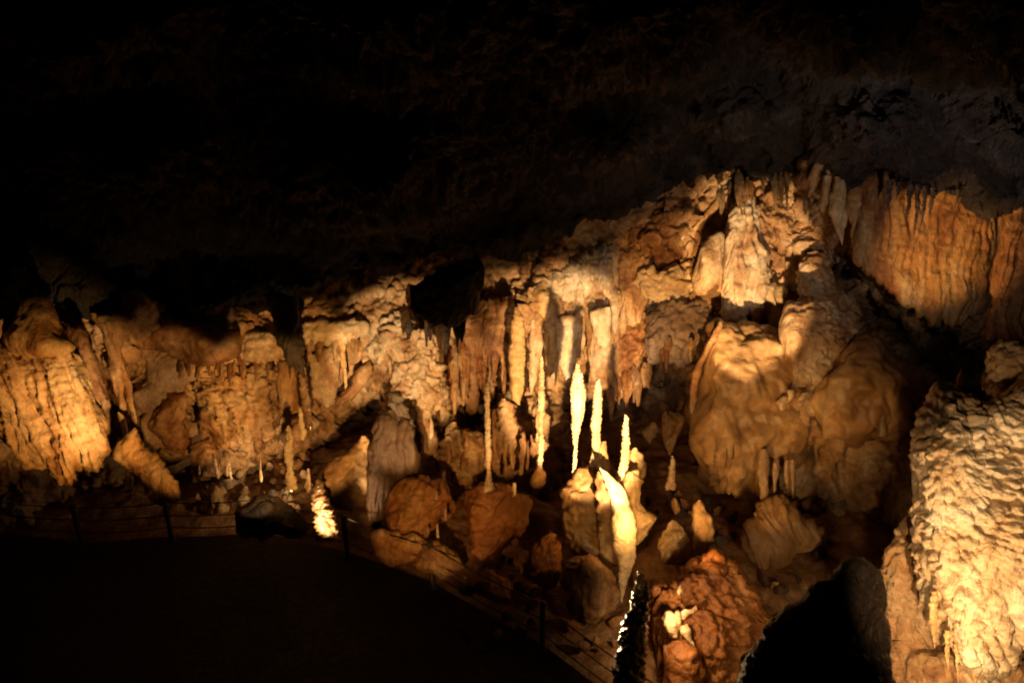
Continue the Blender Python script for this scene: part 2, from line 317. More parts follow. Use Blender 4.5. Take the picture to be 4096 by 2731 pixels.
# --- golden slope, grey column
rock('boulder', [(1270,1905),(1330,1840),(1400,1800),(1450,1745),(1485,1755),(1490,1900),(1490,2010),(1400,2040),(1345,2040),(1285,2000)], 13.9, 'rock', .12, 'satin', thick=.5, p=3, label='smooth golden sloping rock face left of the dim fluted column', cat=BO, floor=True)
rock('rock_column', [(1478,1780),(1500,1700),(1560,1640),(1600,1650),(1650,1700),(1668,1800),(1672,1900),(1640,1930),(1570,1970),(1530,2060),(1510,2120),(1478,2100),(1472,1950)], 13.3, 'flute', .14, 'shadebrown', 'y', k=.6, p=2.4, thick=.8, label='broad dim greyish brown fluted column with a slanting top', cat=CO, floor=True)
rock('ribbed_pillar', [(1665,1650),(1690,1635),(1722,1690),(1742,1760),(1756,1850),(1752,1915),(1710,1930),(1682,1905),(1692,1820),(1672,1720)], 14.7, 'terrace', .13, 'tan', 'y', label='narrow ribbed tan pillar just right of the dim fluted column', cat=CO, floor=True)
rock('stalagmite', [(1720,1673),(1732,1678),(1738,1750),(1716,1755)], 14.3, 'ring', .02, 'pale', label='little pale stalagmite on the shoulder of the narrow ribbed pillar', cat=ST)
rock('ribbed_flowstone', [(1765,1850),(1778,1760),(1790,1695),(1822,1688),(1850,1740),(1900,1730),(1950,1755),(2005,1800),(2015,1900),(1950,1940),(1880,1940),(1762,1930)], 14.6, 'terrace', 0.275, 'tan', 'y', thick=0.56, label='wide ribbed tan flowstone mass behind the tallest thin stalagmite', cat=DM, floor=True)
for pl, lb in (([(1828,1722),(1842,1722),(1848,1790),(1826,1790)], 'left'), ([(1860,1720),(1872,1722),(1878,1790),(1856,1790)], 'right')):
    rock('stalagmite', pl, 13.9, 'ring', .02, 'tan', label='%s one of two stubby stalagmites on the wide ribbed flowstone mass' % lb, cat=ST, group='stubby stalagmites on the ribbed mass')
# --- centre draperies
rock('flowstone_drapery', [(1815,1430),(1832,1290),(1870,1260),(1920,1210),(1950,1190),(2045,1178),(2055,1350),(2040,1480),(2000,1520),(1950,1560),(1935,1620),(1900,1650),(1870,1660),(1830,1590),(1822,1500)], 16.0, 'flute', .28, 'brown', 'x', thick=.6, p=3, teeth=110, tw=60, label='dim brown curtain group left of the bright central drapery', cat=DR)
rock('rock_column', [(1990,1170),(2060,1160),(2110,1200),(2120,1300),(2060,1340),(1990,1300)], 16.2, 'rock', .16, 'rust', thick=.5, label='rough rusty rock shelf above the ribbed pointed pillar', cat='rock')
rock('ribbed_pillar', [(2062,1228),(2076,1235),(2088,1290),(2102,1350),(2116,1420),(2112,1540),(2082,1620),(2050,1610),(2035,1500),(2035,1400),(2046,1330),(2052,1280)], 14.9, 'terrace', .11, 'ochre', 'y', label='pointed orange pillar with a ribbed lit tip before the central drapery', cat=CO)
rock('flowstone_drapery', [(1985,1150),(2010,1117),(2100,1120),(2180,1113),(2260,1070),(2330,1022),(2400,990),(2475,985),(2485,1100),(2455,1220),(2450,1400),(2420,1480),(2350,1480),(2300,1500),(2200,1530),(2130,1540),(2105,1440),(2100,1260),(2040,1225)], 16.6, 'flute', .28, 'pale', 'x', thick=.7, p=4, teeth=170, tw=42, label='brightest broad cream drapery in the centre of the cave wall', cat=DR)
rock('stalactite', [(2118,1270),(2168,1265),(2165,1400),(2150,1500),(2125,1580),(2114,1545),(2116,1400)], 15.6, 'flute', .08, 'pale', label='long cream stalactite at the left foot of the central drapery', cat=SC_)
rock('stalactite', [(2168,1270),(2240,1265),(2228,1440),(2215,1490),(2195,1504),(2174,1490)], 15.9, 'flute', .1, 'ochre', label='stubby orange stalactite with lumpy tip under the central drapery', cat=SC_)
rock('stalactite', [(2222,1270),(2335,1240),(2322,1350),(2302,1440),(2286,1505),(2262,1520),(2245,1490),(2232,1400)], 15.7, 'flute', .1, 'pale', label='thick blunt cream stalactite in the middle of the central drapery', cat=SC_)
rock('stalactite', [(2350,1240),(2445,1230),(2435,1370),(2418,1402),(2395,1370),(2372,1310)], 15.5, 'flute', .08, 'white', label='short pale stalactite beside the dark cleft of the central drapery', cat=SC_)
rock('stalactite', [(2362,1290),(2385,1290),(2440,1380),(2500,1200),(2510,1300),(2480,1450),(2440,1540),(2400,1560),(2370,1575),(2348,1560),(2358,1450)], 16.1, 'flute', .14, 'tan', k=.5, label='wide tan stalactite reaching down right of the dark cleft', cat=SC_)
rock('stalactite', [(2218,1440),(2236,1440),(2232,1540),(2226,1568),(2219,1540)], 15.4, 'ring', .02, 'ochre', label='thin straw stalactite hanging between two long central stalagmites', cat=SC_)
rock('ribbed_flowstone', [(2120,1140),(2180,1125),(2222,1240),(2215,1272),(2150,1285),(2112,1250)], 15.8, 'terrace', 0.225, 'ochre', 'y', thick=0.28, label='ruffled yellow folds on top of the long cream stalactite', cat=DM)
rock('flowstone_mass', [(2440,1310),(2500,1240),(2560,1225),(2605,1260),(2585,1420),(2565,1560),(2530,1620),(2480,1635),(2440,1600),(2425,1500)], 16.6, 'rock', 0.325, 'rust', 'x', thick=0.49, teeth=60, tw=40, label='rust coloured rough mass low on the right of the central drapery', cat=DM)
rock('limestone_slab', [(2465,1005),(2560,995),(2625,1080),(2685,1150),(2645,1205),(2585,1255),(2555,1335),(2505,1430),(2455,1460),(2455,1200)], 16.6, 'flute', 0.150, 'tan', 'x', thick=0.42, p=4, label='smooth light brown wall face right of the central drapery', cat='rock')
rock('limestone_slab', [(2530,1130),(2560,1075),(2620,1085),(2680,1060),(2750,1075),(2800,1120),(2790,1185),(2730,1215),(2640,1215),(2570,1190)], 16.1, 'rock', 0.325, 'white', 'x', thick=0.28, p=3, label='glowing pinkish white slab right of the central drapery', cat='rock')
# --- upper right slope
rock('rock_outcrop', [(2470,1020),(2530,900),(2620,800),(2700,745),(2760,752),(2800,765),(2860,790),(2860,930),(2800,1010),(2760,1065),(2700,1085),(2600,1080)], 16.8, 'rock', 0.525, 'brown', 'x', thick=0.63, p=2.6, teeth=0, label='rough brown broken slope climbing under the ceiling', cat='rock')
rock('flowstone_ridge', [(2895,745),(2912,748),(2900,800),(2850,860),(2790,930),(2770,920),(2830,840),(2870,790)], 16.0, 'flute', .06, 'ochre', 'y', -40, label='slanting tan blade on the rough brown slope', cat='rock')
rock('flowstone_mass', [(2955,712),(3000,712),(3150,700),(3290,735),(3335,850),(3345,910),(3260,970),(3205,1010),(3195,1080),(3100,1115),(3045,1085),(2980,1060),(2950,1080),(2925,1040),(2870,1010),(2880,940),(2945,850),(2950,780)], 15.8, 'rock', 0.450, 'tan', 'x', thick=0.70, p=2.6, label='big rough tan wall mass right under the ceiling at right', cat=DM)
rock('flowstone_drapery', [(2925,800),(2990,790),(3060,810),(3040,950),(3045,1060),(3070,1150),(3050,1290),(2990,1300),(2900,1295),(2880,1270),(2895,1180),(2910,1050),(2915,900)], 15.1, 'flute', .26, 'pale', 'x', 0, thick=.45, p=2.6, teeth=45, tw=30, label='white streaked drapery running down the upper right wall', cat=DR)
rock('flowstone_drapery', [(2770,1120),(2800,1000),(2835,950),(2890,930),(2930,1000),(2925,1100),(2905,1190),(2860,1190),(2780,1180)], 15.4, 'smooth', .2, 'pale', 'x', 0, thick=.5, p=2.6, label='pale rounded wall bulge left of the white streaked drapery', cat=DM)
rock('flowstone_drapery', [(3040,1120),(3150,1140),(3185,1200),(3130,1260),(3105,1340),(3085,1360),(3060,1290),(3030,1290)], 15.2, 'flute', .14, 'ochre', 'x', 0, thick=.5, p=2.6, teeth=50, tw=25, label='orange fringe hanging right of the white streaked drapery', cat=DR)
rock('knobby_outcrop', [(3185,1090),(3230,1010),(3300,1010),(3325,1090),(3345,1150),(3375,1170),(3440,1205),(3445,1270),(3350,1260),(3200,1200)], 14.4, 'knob', .16, 'tan', 'y', thick=.6, label='knobby tan outcrop above the nodular hanging mass', cat='rock')
rock('limestone_slab', [(2600,1260),(2640,1215),(2720,1200),(2840,1205),(2885,1235),(2872,1320),(2825,1400),(2800,1450),(2700,1458),(2590,1450),(2580,1350)], 15.8, 'rock', 0.275, 'grey', 'x', thick=0.35, p=3, label='dull purplish brown block under the glowing white slab', cat='rock')
rock('flowstone_ridge', [(2882,1290),(2895,1300),(2862,1370),(2815,1450),(2795,1510),(2785,1600),(2770,1660),(2758,1640),(2760,1560),(2780,1470),(2828,1370),(2860,1310)], 13.5, 'flute', .05, 'brown', 'y', 14, thick=.12, label='thin curved fin on the left edge of the golden dome', cat=DR)
# --- domes
rock('flowstone_dome', [(2860,1290),(3050,1290),(3150,1330),(3190,1420),(3220,1500),(3255,1600),(3265,1680),(3255,1750),(3225,1850),(3190,1900),(3150,1905),(3100,1930),(3060,1980),(2960,2010),(2900,1995),(2830,1975),(2800,1910),(2790,1830),(2768,1780),(2768,1700),(2795,1600),(2830,1450)], 14.2, 'smooth', .3, 'satin', 'x', 0, thick=1.0, p=2.4, teeth=60, tw=50, label='broad smooth golden dome right of the dark centre recess', cat=DM)
for i, (x, y0, y1, w, lb) in enumerate(((3055,1850,2090,22,'thick leftmost'), (3100,1880,2010,12,'slim middle'), (3150,1870,1960,12,'short right'), (3172,1860,1990,9,'thin rightmost'))):
    rock('drip_column', [(x-w*.5,y0-w*2.5),(x+w*.5,y0-w*2.5),(x+w*1.2,y0),(x+w*.6,(y0+y1)/2),(x+w*.4,y1-20),(x,y1),(x-w*.5,y1-30),(x-w*.7,(y0+y1)/2),(x-w*1.2,y0)], 13.1, 'flute', .05, 'tan', label='%s drip column under the golden dome' % lb, cat=CO, group='drips under the golden dome')
rock('boulder', [(3050,2010),(3120,1980),(3200,2050),(3285,2110),(3305,2160),(3220,2170),(3150,2250),(3110,2290),(3020,2270),(2980,2170),(3000,2080)], 12.9, 'flute', .2, 'satin', 'y', 20, thick=.5, p=2.6, jag=1.5, label='dim smooth rock below the drips of the golden dome', cat=BO, floor=True)
rock('flowstone_mass', [(3145,1215),(3250,1180),(3350,1215),(3415,1280),(3435,1340),(3385,1440),(3325,1520),(3275,1560),(3225,1555),(3175,1565),(3148,1530),(3122,1470),(3128,1380)], 13.5, 'coral', .2, 'tan', 'x', 10, thick=.6, teeth=22, tw=22, label='nodular cream mass hanging between the golden dome and the darker one', cat=DM)
for pl, lb in (([(3150,1560),(3178,1560),(3182,1600),(3150,1610)], 'left'), ([(3185,1575),(3225,1570),(3228,1600),(3190,1610)], 'right')):
    rock('rock_nub', pl, 12.9, 'smooth', .05, 'pale', label='%s of two small pale nubs under the nodular cream mass' % lb, cat='rock', group='nubs under the cream mass')
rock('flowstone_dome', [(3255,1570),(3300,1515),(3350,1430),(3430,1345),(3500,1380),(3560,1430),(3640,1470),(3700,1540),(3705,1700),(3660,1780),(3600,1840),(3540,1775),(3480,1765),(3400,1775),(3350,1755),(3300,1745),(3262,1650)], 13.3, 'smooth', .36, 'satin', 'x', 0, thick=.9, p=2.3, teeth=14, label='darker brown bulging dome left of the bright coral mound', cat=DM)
rock('stalagmite', [(3518,1665),(3542,1660),(3548,1700),(3552,1745),(3515,1745)], 11.2, 'ring', .03, 'white', label='little pale stalagmite on the darker brown dome', cat=ST)
rock('stalagmite', [(3846,1472),(3862,1478),(3860,1505),(3850,1540),(3822,1540),(3832,1500)], 11.2, 'ring', .02, 'pale', label='tiny pale stalagmite behind the top of the coral mound', cat=ST)
# --- upper right curtains
for pl, lb, mt in (([(3300,705),(3322,705),(3312,820),(3300,850),(3272,835),(3290,780)], 'slanting tan', 'tan'), ([(3337,708),(3376,713),(3388,850),(3370,980),(3335,900),(3318,830)], 'thick ribbed orange', 'ochre'), ([(3400,728),(3458,738),(3464,850),(3455,1060),(3420,1000),(3388,830)], 'deep rust', 'rust')):
    rock('rock_column', pl, 13.2, 'flute', .09, mt, label='%s pillar between the ceiling and the upper right wall' % lb, cat=CO, group='pillars under the ceiling')
rock('flowstone_drapery', [(3418,1060),(3425,860),(3440,690),(3600,680),(3700,690),(3850,720),(3990,760),(3978,1000),(3958,1180),(3935,1260),(3850,1320),(3740,1310),(3660,1280),(3580,1200),(3500,1130)], 13.3, 'flute', .11, 'amber', 'x', -8, thick=.45, p=6, teeth=26, tw=40, label='large orange curtain on the upper right wall', cat=DR)
for k, (x, y0, y1, w) in enumerate(((3560,720,850,14),(3600,730,800,12),(3640,740,900,16),(3672,740,960,13),(3700,745,920,12),(3730,750,880,12),(3835,760,830,10),(3888,770,830,10),(3940,780,830,9))):
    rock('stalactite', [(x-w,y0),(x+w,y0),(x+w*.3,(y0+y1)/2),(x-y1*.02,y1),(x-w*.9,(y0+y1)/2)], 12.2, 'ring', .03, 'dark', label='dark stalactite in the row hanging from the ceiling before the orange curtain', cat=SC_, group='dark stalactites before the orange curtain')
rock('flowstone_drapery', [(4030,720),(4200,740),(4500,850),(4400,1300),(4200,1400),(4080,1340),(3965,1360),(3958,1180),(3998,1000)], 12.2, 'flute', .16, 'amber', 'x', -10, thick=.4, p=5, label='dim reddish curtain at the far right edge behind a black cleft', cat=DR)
# --- coral mound
rock('coral_mound', [(3772,1550),(3795,1560),(3805,1600),(3835,1640),(3868,1600),(3890,1630),(3950,1620),(4010,1570),(4060,1530),(4160,1440),(4350,1380),(4700,1600),(4700,2700),(4300,2660),(4096,2650),(4000,2720),(3930,2760),(3880,2700),(3840,2610),(3770,2600),(3720,2500),(3700,2380),(3640,2250),(3650,2100),(3640,2000),(3668,1940),(3652,1840),(3682,1740),(3720,1650)], 8.1, 'coral', .135, 'pale', 'x', 18, thick=.95, p=3.2, teeth=40, tw=45, step=5.5, label='huge bright popcorn textured flowstone mound at the right edge', cat=DM)
rock('stalagmite', [(3762,1562),(3775,1552),(3792,1558),(3802,1610),(3815,1680),(3730,1690),(3742,1630)], 7.7, 'coral', .06, 'pale', label='pale horn rising from the top of the popcorn textured mound', cat=ST)
rock('coral_mound', [(3560,2180),(3600,2110),(3640,2050),(3700,2080),(3760,2300),(3800,2500),(3900,2600),(4200,2650),(4300,3300),(3480,3300),(3545,2900),(3560,2600),(3545,2400),(3535,2250)], 8.7, 'rock', .16, 'tan', 'y', 0, thick=1.2, label='lower tan column base under the popcorn textured mound', cat=CO, floor=True)
for k, (x, y0, y1, w) in enumerate(((3735,2420,2590,22),(3790,2560,2680,16),(3830,2570,2740,14),(3900,2640,2760,20))):
    rock('stalactite', [(x-w*.4,y0-w*2.5),(x+w*.4,y0-w*2.5),(x+w,y0),(x+w*.6,(y0+y1)/2),(x+4,y1),(x-w*.6,(y0+y1)/2),(x-w,y0)], 7.5, 'ring', .04, 'ochre', label='orange drip hanging from the lower rim of the popcorn textured mound', cat=SC_, group='drips under the popcorn mound')
rock('flowstone_mass', [(3935,1400),(4000,1345),(4200,1330),(4500,1450),(4500,1700),(4200,1700),(4060,1640),(3990,1600),(3930,1550),(3918,1460)], 8.5, 'coral', .12, 'tan', 'x', 10, thick=.5, label='shaggy tan mass over the coral mound at the right edge', cat=DM)
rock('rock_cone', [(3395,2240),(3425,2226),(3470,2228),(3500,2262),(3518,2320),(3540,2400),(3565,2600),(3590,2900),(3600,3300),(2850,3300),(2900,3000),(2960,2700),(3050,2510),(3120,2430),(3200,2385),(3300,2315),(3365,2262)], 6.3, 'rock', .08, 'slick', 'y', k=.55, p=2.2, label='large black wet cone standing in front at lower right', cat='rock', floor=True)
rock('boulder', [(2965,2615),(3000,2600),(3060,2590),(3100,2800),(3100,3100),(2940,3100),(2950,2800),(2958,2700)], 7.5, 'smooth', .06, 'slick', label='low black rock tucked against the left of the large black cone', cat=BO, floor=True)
# --- centre floor
rock('boulder', [(1838,2030),(1870,1975),(1930,1942),(2000,1930),(2045,1960),(2075,1985),(2118,2000),(2112,2060),(2092,2110),(2045,2155),(2005,2180),(1985,2230),(1945,2275),(1880,2245),(1865,2180),(1850,2090)], 12.75, 'rock', 0.162, 'redwet', 'x', thick=.7, p=2.2, facet=9, label='orange angular boulder carrying the tallest thin stalagmite', cat=BO, floor=True)
rock('stalagmite', [(1941,1517),(1954,1517),(1958,1560),(1963,1700),(1964,1850),(1968,1920),(1985,1965),(1928,1968),(1943,1920),(1944,1850),(1938,1700),(1937,1580)], 12.3, 'ring', .026, 'white', step=4, label='tallest thin bright stalagmite, on top of the orange angular boulder', cat=ST)
rock('stalagmite', [(1966,1640),(1980,1635),(1986,1750),(1988,1930),(1968,1935),(1966,1750)], 13.6, 'ring', .03, 'brown', step=5, label='dim brown thin stalagmite hidden right behind the tallest bright one', cat=ST)
rock('stalagmite', [(2160,1425),(2173,1425),(2179,1560),(2182,1650),(2175,1800),(2166,1890),(2148,1890),(2151,1750),(2153,1600),(2156,1500)], 13.4, 'ring', .04, 'pale', step=4, label='long thin knobbly stalagmite between the tallest one and the white club', cat=ST)
rock('boulder', [(2125,1900),(2150,1865),(2180,1870),(2190,1910),(2180,1945),(2140,1950),(2122,1930)], 13.4, 'smooth', .06, 'ochre', label='rounded orange foot stone under the long knobbly stalagmite', cat=BO, floor=True)
rock('stalagmite', [(2304,1452),(2316,1455),(2327,1490),(2343,1560),(2340,1630),(2330,1690),(2316,1730),(2311,1780),(2303,1920),(2318,1972),(2272,1972),(2287,1920),(2294,1780),(2286,1700),(2279,1560),(2293,1500)], 12.4, 'ring', .03, 'white', step=4, label='white club shaped stalagmite on a thin stem, near the centre', cat=ST)
rock('stalagmite', [(2385,1518),(2403,1516),(2408,1600),(2405,1700),(2400,1800),(2412,1885),(2358,1890),(2367,1800),(2365,1700),(2375,1600)], 12.3, 'ring', .03, 'white', step=4, label='straight bumpy stalagmite right of the white club shaped one', cat=ST)
rock('stalagmite', [(2499,1658),(2509,1660),(2520,1720),(2518,1800),(2514,1880),(2530,1930),(2462,1930),(2478,1850),(2489,1750)], 12.1, 'ring', .035, 'white', step=4, label='tapering bright stalagmite right of the straight bumpy one', cat=ST)
rock('stalagmite', [(2683,1822),(2696,1822),(2704,1850),(2703,1940),(2700,1960),(2662,1960),(2670,1900)], 12.6, 'ring', .03, 'pale', step=4, label='short cone stalagmite standing alone before the dark right recess', cat=ST, floor=True)
rock('ribbed_pillar', [(1988,1650),(2006,1595),(2050,1605),(2058,1680),(2078,1720),(2084,1800),(2066,1900),(2010,1930),(1990,1850)], 14.4, 'terrace', .14, 'tan', 'y', label='lumpy tan pillar between the two long thin stalagmites', cat=CO, floor=True)
rock('stalagmite', [(2076,1745),(2100,1742),(2105,1800),(2092,1900),(2072,1900),(2080,1800)], 13.9, 'ring', .04, 'tan', label='small tan stalagmite against the lumpy pillar', cat=ST, floor=True)
rock('rock_flake', [(2135,1690),(2150,1650),(2160,1700),(2155,1790),(2140,1760),(2132,1730)], 14.2, 'rock', .05, 'ochre', label='orange leaf shaped flake behind the long knobbly stalagmite', cat='rock')
rock('stalagmite', [(2052,1930),(2063,1930),(2066,1985),(2048,1988)], 12.0, 'ring', .016, 'pale', step=4, label='tiny pale stalagmite on the right shoulder of the orange angular boulder', cat=ST)
rock('boulder', [(2222,2010),(2260,1955),(2300,1935),(2312,1870),(2330,1838),(2352,1868),(2400,1885),(2445,1960),(2455,2100),(2465,2210),(2440,2270),(2380,2240),(2300,2235),(2275,2150),(2238,2100),(2224,2060)], 12.3, 'rock', 0.149, 'satin', 'y', thick=.65, facet=9, label='tall ochre rock under the white club shaped stalagmite', cat=BO, floor=True)
rock('coral_crust', [(2390,1885),(2440,1905),(2470,2000),(2474,2150),(2480,2265),(2430,2245),(2405,2200),(2392,2100),(2382,1980)], 11.6, 'knob', .18, 'tan', 'y', thick=.3, label='strip of knobby crust left of the glowing white pillar', cat='crust')
rock('flowstone_pillar', [(2398,1870),(2440,1895),(2490,1955),(2522,2020),(2542,2080),(2545,2150),(2537,2220),(2522,2300),(2505,2350),(2490,2410),(2478,2400),(2476,2330),(2468,2260),(2455,2200),(2447,2100),(2447,2000),(2420,1930)], 11.3, 'rock', .065, 'white', 'y', 0, thick=.26, step=4.5, jag=1.3, label='glowing white curved pillar, the brightest shape in the centre', cat=CO)
rock('boulder', [(2480,1930),(2540,1880),(2580,1875),(2575,1930),(2562,1990),(2565,2030),(2620,2060),(2630,2120),(2595,2170),(2570,2230),(2530,2210),(2490,2000)], 12.0, 'rock', 0.135, 'ochre', 'y', thick=.4, facet=9, label='lumpy orange rock leaning behind the glowing white pillar', cat=BO, floor=True)
rock('knobby_outcrop', [(2520,1800),(2545,1790),(2570,1830),(2590,1870),(2585,1910),(2550,1930),(2510,1930),(2512,1860)], 12.6, 'knob', .08, 'ochre', label='knotted orange nodules right of the tapering bright stalagmite', cat='rock')
rock('knobby_outcrop', [(2400,1770),(2425,1765),(2430,1830),(2445,1880),(2430,1920),(2390,1900),(2360,1860),(2380,1830)], 12.4, 'knob', .07, 'ochre', label='knotted orange nodules between the bumpy and tapering stalagmites', cat='rock')
rock('boulder', [(2200,2122),(2238,2132),(2245,2250),(2236,2370),(2130,2370),(2098,2310),(2108,2230),(2150,2165)], 11.9, 'rock', 0.108, 'redwet', 'y', thick=.6, facet=9, label='tall leaning brown slab left of the ochre rock', cat=BO, floor=True)
rock('boulder', [(2262,2290),(2300,2235),(2370,2225),(2430,2270),(2470,2330),(2480,2430),(2400,2500),(2280,2450),(2250,2370)], 11.3, 'rock', 0.135, 'brown', thick=.5, facet=9, label='dim brown boulder below the ochre rock', cat=BO, floor=True)
rock('boulder', [(2560,2226),(2600,2212),(2650,2145),(2672,2092),(2702,2086),(2722,2120),(2757,2172),(2762,2250),(2742,2285),(2680,2292),(2630,2255),(2600,2222)], 11.6, 'rock', 0.135, 'ochre', 'y', thick=.5, facet=9, label='bright orange angular boulder right of the glowing white pillar', cat=BO, floor=True)
rock('boulder', [(2680,2010),(2700,1993),(2722,2030),(2718,2075),(2690,2060),(2674,2030)], 12.4, 'rock', 0.068, 'ochre', facet=9, label='small orange stone above the bright angular boulder', cat=BO, floor=True)
rock('stalagmite', [(2775,2012),(2800,2000),(2826,2040),(2856,2090),(2852,2150),(2825,2230),(2790,2240),(2775,2150),(2773,2060)], 11.8, 'knob', .1, 'ochre', label='knobbly orange stalagmite right of the bright angular boulder', cat=ST, floor=True)
rock('boulder', [(2590,2340),(2650,2330),(2740,2310),(2780,2245),(2850,2235),(2950,2300),(3020,2410),(3070,2500),(3080,2620),(2990,2680),(2960,2850),(2560,2900),(2585,2600),(2590,2450)], 10.9, 'rock', 0.270, 'redwet', 'x', thick=1.1, p=2.3, facet=9, label='large reddish wet boulder at the bottom right of centre', cat=BO, floor=True)
rock('glare_crust', [(2648,2468),(2672,2442),(2705,2448),(2728,2462),(2722,2498),(2704,2520),(2700,2548),(2676,2540),(2664,2505)], 9.9, 'rock', .12, 'white', 'x', thick=.12, step=3.5, sm=0, label='largest white crust patch glaring on the large reddish boulder', cat='crust')  # three white crust pieces shaped to the lamp's blown-out spot
rock('glare_crust', [(2712,2452),(2740,2428),(2764,2432),(2786,2412),(2790,2436),(2754,2462),(2736,2486),(2716,2480)], 9.92, 'rock', .12, 'pale', 'x', thick=.1, step=3.5, sm=0, label='yellowish glare crust arm reaching up right from the largest white patch', cat='crust')
rock('glare_crust', [(2722,2505),(2748,2494),(2764,2512),(2768,2548),(2782,2588),(2756,2570),(2738,2548),(2724,2530)], 9.88, 'rock', .12, 'white', 'y', thick=.1, step=3.5, sm=0, label='narrow white glare patch of crust running down right of the largest one', cat='crust')
rock('boulder', [(2655,2575),(2730,2555),(2785,2600),(2812,2720),(2800,2900),(2680,2900),(2650,2700)], 9.9, 'rock', .1, 'redwet', 'y', thick=.35, facet=9, label='reddish brown slab below the glaring white crust patches', cat=BO)
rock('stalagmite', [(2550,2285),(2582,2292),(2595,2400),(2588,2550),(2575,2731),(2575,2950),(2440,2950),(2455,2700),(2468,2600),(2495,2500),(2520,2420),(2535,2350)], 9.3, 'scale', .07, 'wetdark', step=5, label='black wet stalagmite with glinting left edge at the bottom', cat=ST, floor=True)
rock('stalagmite', [(2710,2345),(2724,2340),(2732,2365),(2715,2378),(2704,2368)], 10.0, 'ring', .015, 'white', step=4, label='tiny bright nub above the glaring white crust patches', cat=ST)
# --- left of centre floor
rock('stalagmite', [(1262,1920),(1288,1922),(1304,1990),(1328,2050),(1350,2100),(1356,2165),(1272,2165),(1262,2090),(1252,2000)], 12.65, 'scale', .1, 'wet', step=4.5, label='wet stalagmite glittering white behind the cable fence', cat=ST, floor=True)
rock('boulder', [(1555,1975),(1620,1922),(1700,1925),(1770,1950),(1802,1990),(1815,2080),(1792,2120),(1700,2150),(1600,2150),(1528,2115),(1535,2040)], 12.9, 'rock', 0.176, 'redwet', 'x', thick=.6, facet=9, label='reddish brown boulder left of the orange angular one', cat=BO, floor=True)
rock('boulder', [(1485,2160),(1520,2125),(1600,2140),(1690,2135),(1720,2190),(1690,2260),(1560,2250),(1490,2220)], 12.5, 'rock', 0.135, 'rust', 'x', thick=.4, facet=9, label='low rusty boulder just behind the cable fence', cat=BO, floor=True)
rock('boulder', [(1640,2240),(1680,2180),(1760,2170),(1820,2210),(1850,2270),(1780,2320),(1680,2300)], 12.2, 'rock', 0.121, 'brown', 'x', thick=.4, facet=9, label='dark brown boulder below the reddish one beside a fence post', cat=BO, floor=True)
rock('boulder', [(1850,2320),(1900,2285),(1990,2290),(2060,2330),(2110,2390),(2050,2430),(1930,2390)], 11.7, 'rock', 0.121, 'redwet', 'x', thick=.4, facet=9, label='low reddish stone behind the fence cables below the orange boulder', cat=BO, floor=True)
for x, y, h, w, dd, lb in ((1750,2095,55,7,12.2,'pale finger stalagmite in front of the reddish brown boulder'), (1712,2110,22,6,12.2,'tiny pale nub left of the pale finger stalagmite'), (1748,1965,38,9,12.1,'short bright stub on top of the reddish brown boulder'), (1782,2035,45,6,12.2,'thin pale drip cone on the right face of the reddish brown boulder')):
    rock('stalagmite', [(x-w*.6,y),(x+w*.5,y),(x+w,y+h),(x-w,y+h)], dd, 'ring', .015, 'pale', step=4, label=lb, cat=ST)
rock('boulder', [(900,2080),(960,2020),(1020,1975),(1060,1972),(1120,2000),(1180,2040),(1230,2100),(1180,2140),(920,2140)], 12.9, 'rock', 0.135, 'dark', 'x', thick=.5, facet=9, label='black silhouetted mound in front of the rubble heap behind the fence', cat=BO, floor=True)
rock('stone_block', [(742,1800),(800,1768),(862,1762),(870,1850),(882,1895),(862,1915),(790,1915),(768,1880)], 14.3, 'rock', .12, 'tan', thick=.5, facet=7, label='squarish tan block at the left end of the rubble heap', cat=BO, floor=True)
for x, y, h, w, lb in ((862,1835,65,8,'slim bright stalagmite on the right side of the squarish tan block'), (918,1848,70,8,'slim bright stalagmite in the rubble, right of the squarish tan block')):
    rock('stalagmite', [(x-w,y),(x+w*.3,y),(x+w+6,y+h),(x-w+8,y+h)], 13.7, 'ring', .02, 'white', step=4, label=lb, cat=ST)
for pl, mt, lb in (([(870,1930),(900,1920),(945,1925),(950,1950),(915,1975),(885,1955)], 'pale', 'flat cream stone in the middle of the rubble heap'),
                   ([(935,1875),(975,1870),(990,1910),(975,1945),(940,1920)], 'pale', 'pale leaning stone right of the flat cream one'),
                   ([(830,1960),(860,1945),(895,1960),(905,2000),(880,2030),(845,2020)], 'ochre', 'orange stone at the lower left of the rubble heap'),
                   ([(972,1830),(1000,1825),(1020,1845),(1010,1875),(980,1880)], 'tan', 'rounded tan stone near the top of the rubble heap'),
                   ([(955,1960),(985,1945),(1005,1965),(990,2000),(955,1990)], 'pale', 'pale split stone at the lower right of the rubble heap')):
    rock('rubble_stone', pl, None, 'rock', .06, mt, facet=6, label=lb, cat='stone', floor=True)
# hanging dark stuff under the ceiling
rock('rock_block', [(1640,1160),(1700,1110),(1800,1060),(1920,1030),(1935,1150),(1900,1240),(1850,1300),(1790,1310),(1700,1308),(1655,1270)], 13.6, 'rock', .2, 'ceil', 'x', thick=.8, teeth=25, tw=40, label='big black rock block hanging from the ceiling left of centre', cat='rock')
# mid shadow rocks in the centre recess
for pl, lb in (([(2560,1740),(2610,1690),(2640,1700),(2600,1770)], 'small dim slab tilted in the dark recess right of centre'), ([(2640,1650),(2690,1640),(2740,1670),(2700,1760),(2680,1815),(2655,1760)], 'dim pointed rock tooth hanging in the dark recess right of centre')):
    rock('rock_fragment', pl, 15.5, 'rock', .08, 'tan', facet=6, label=lb, cat='rock')
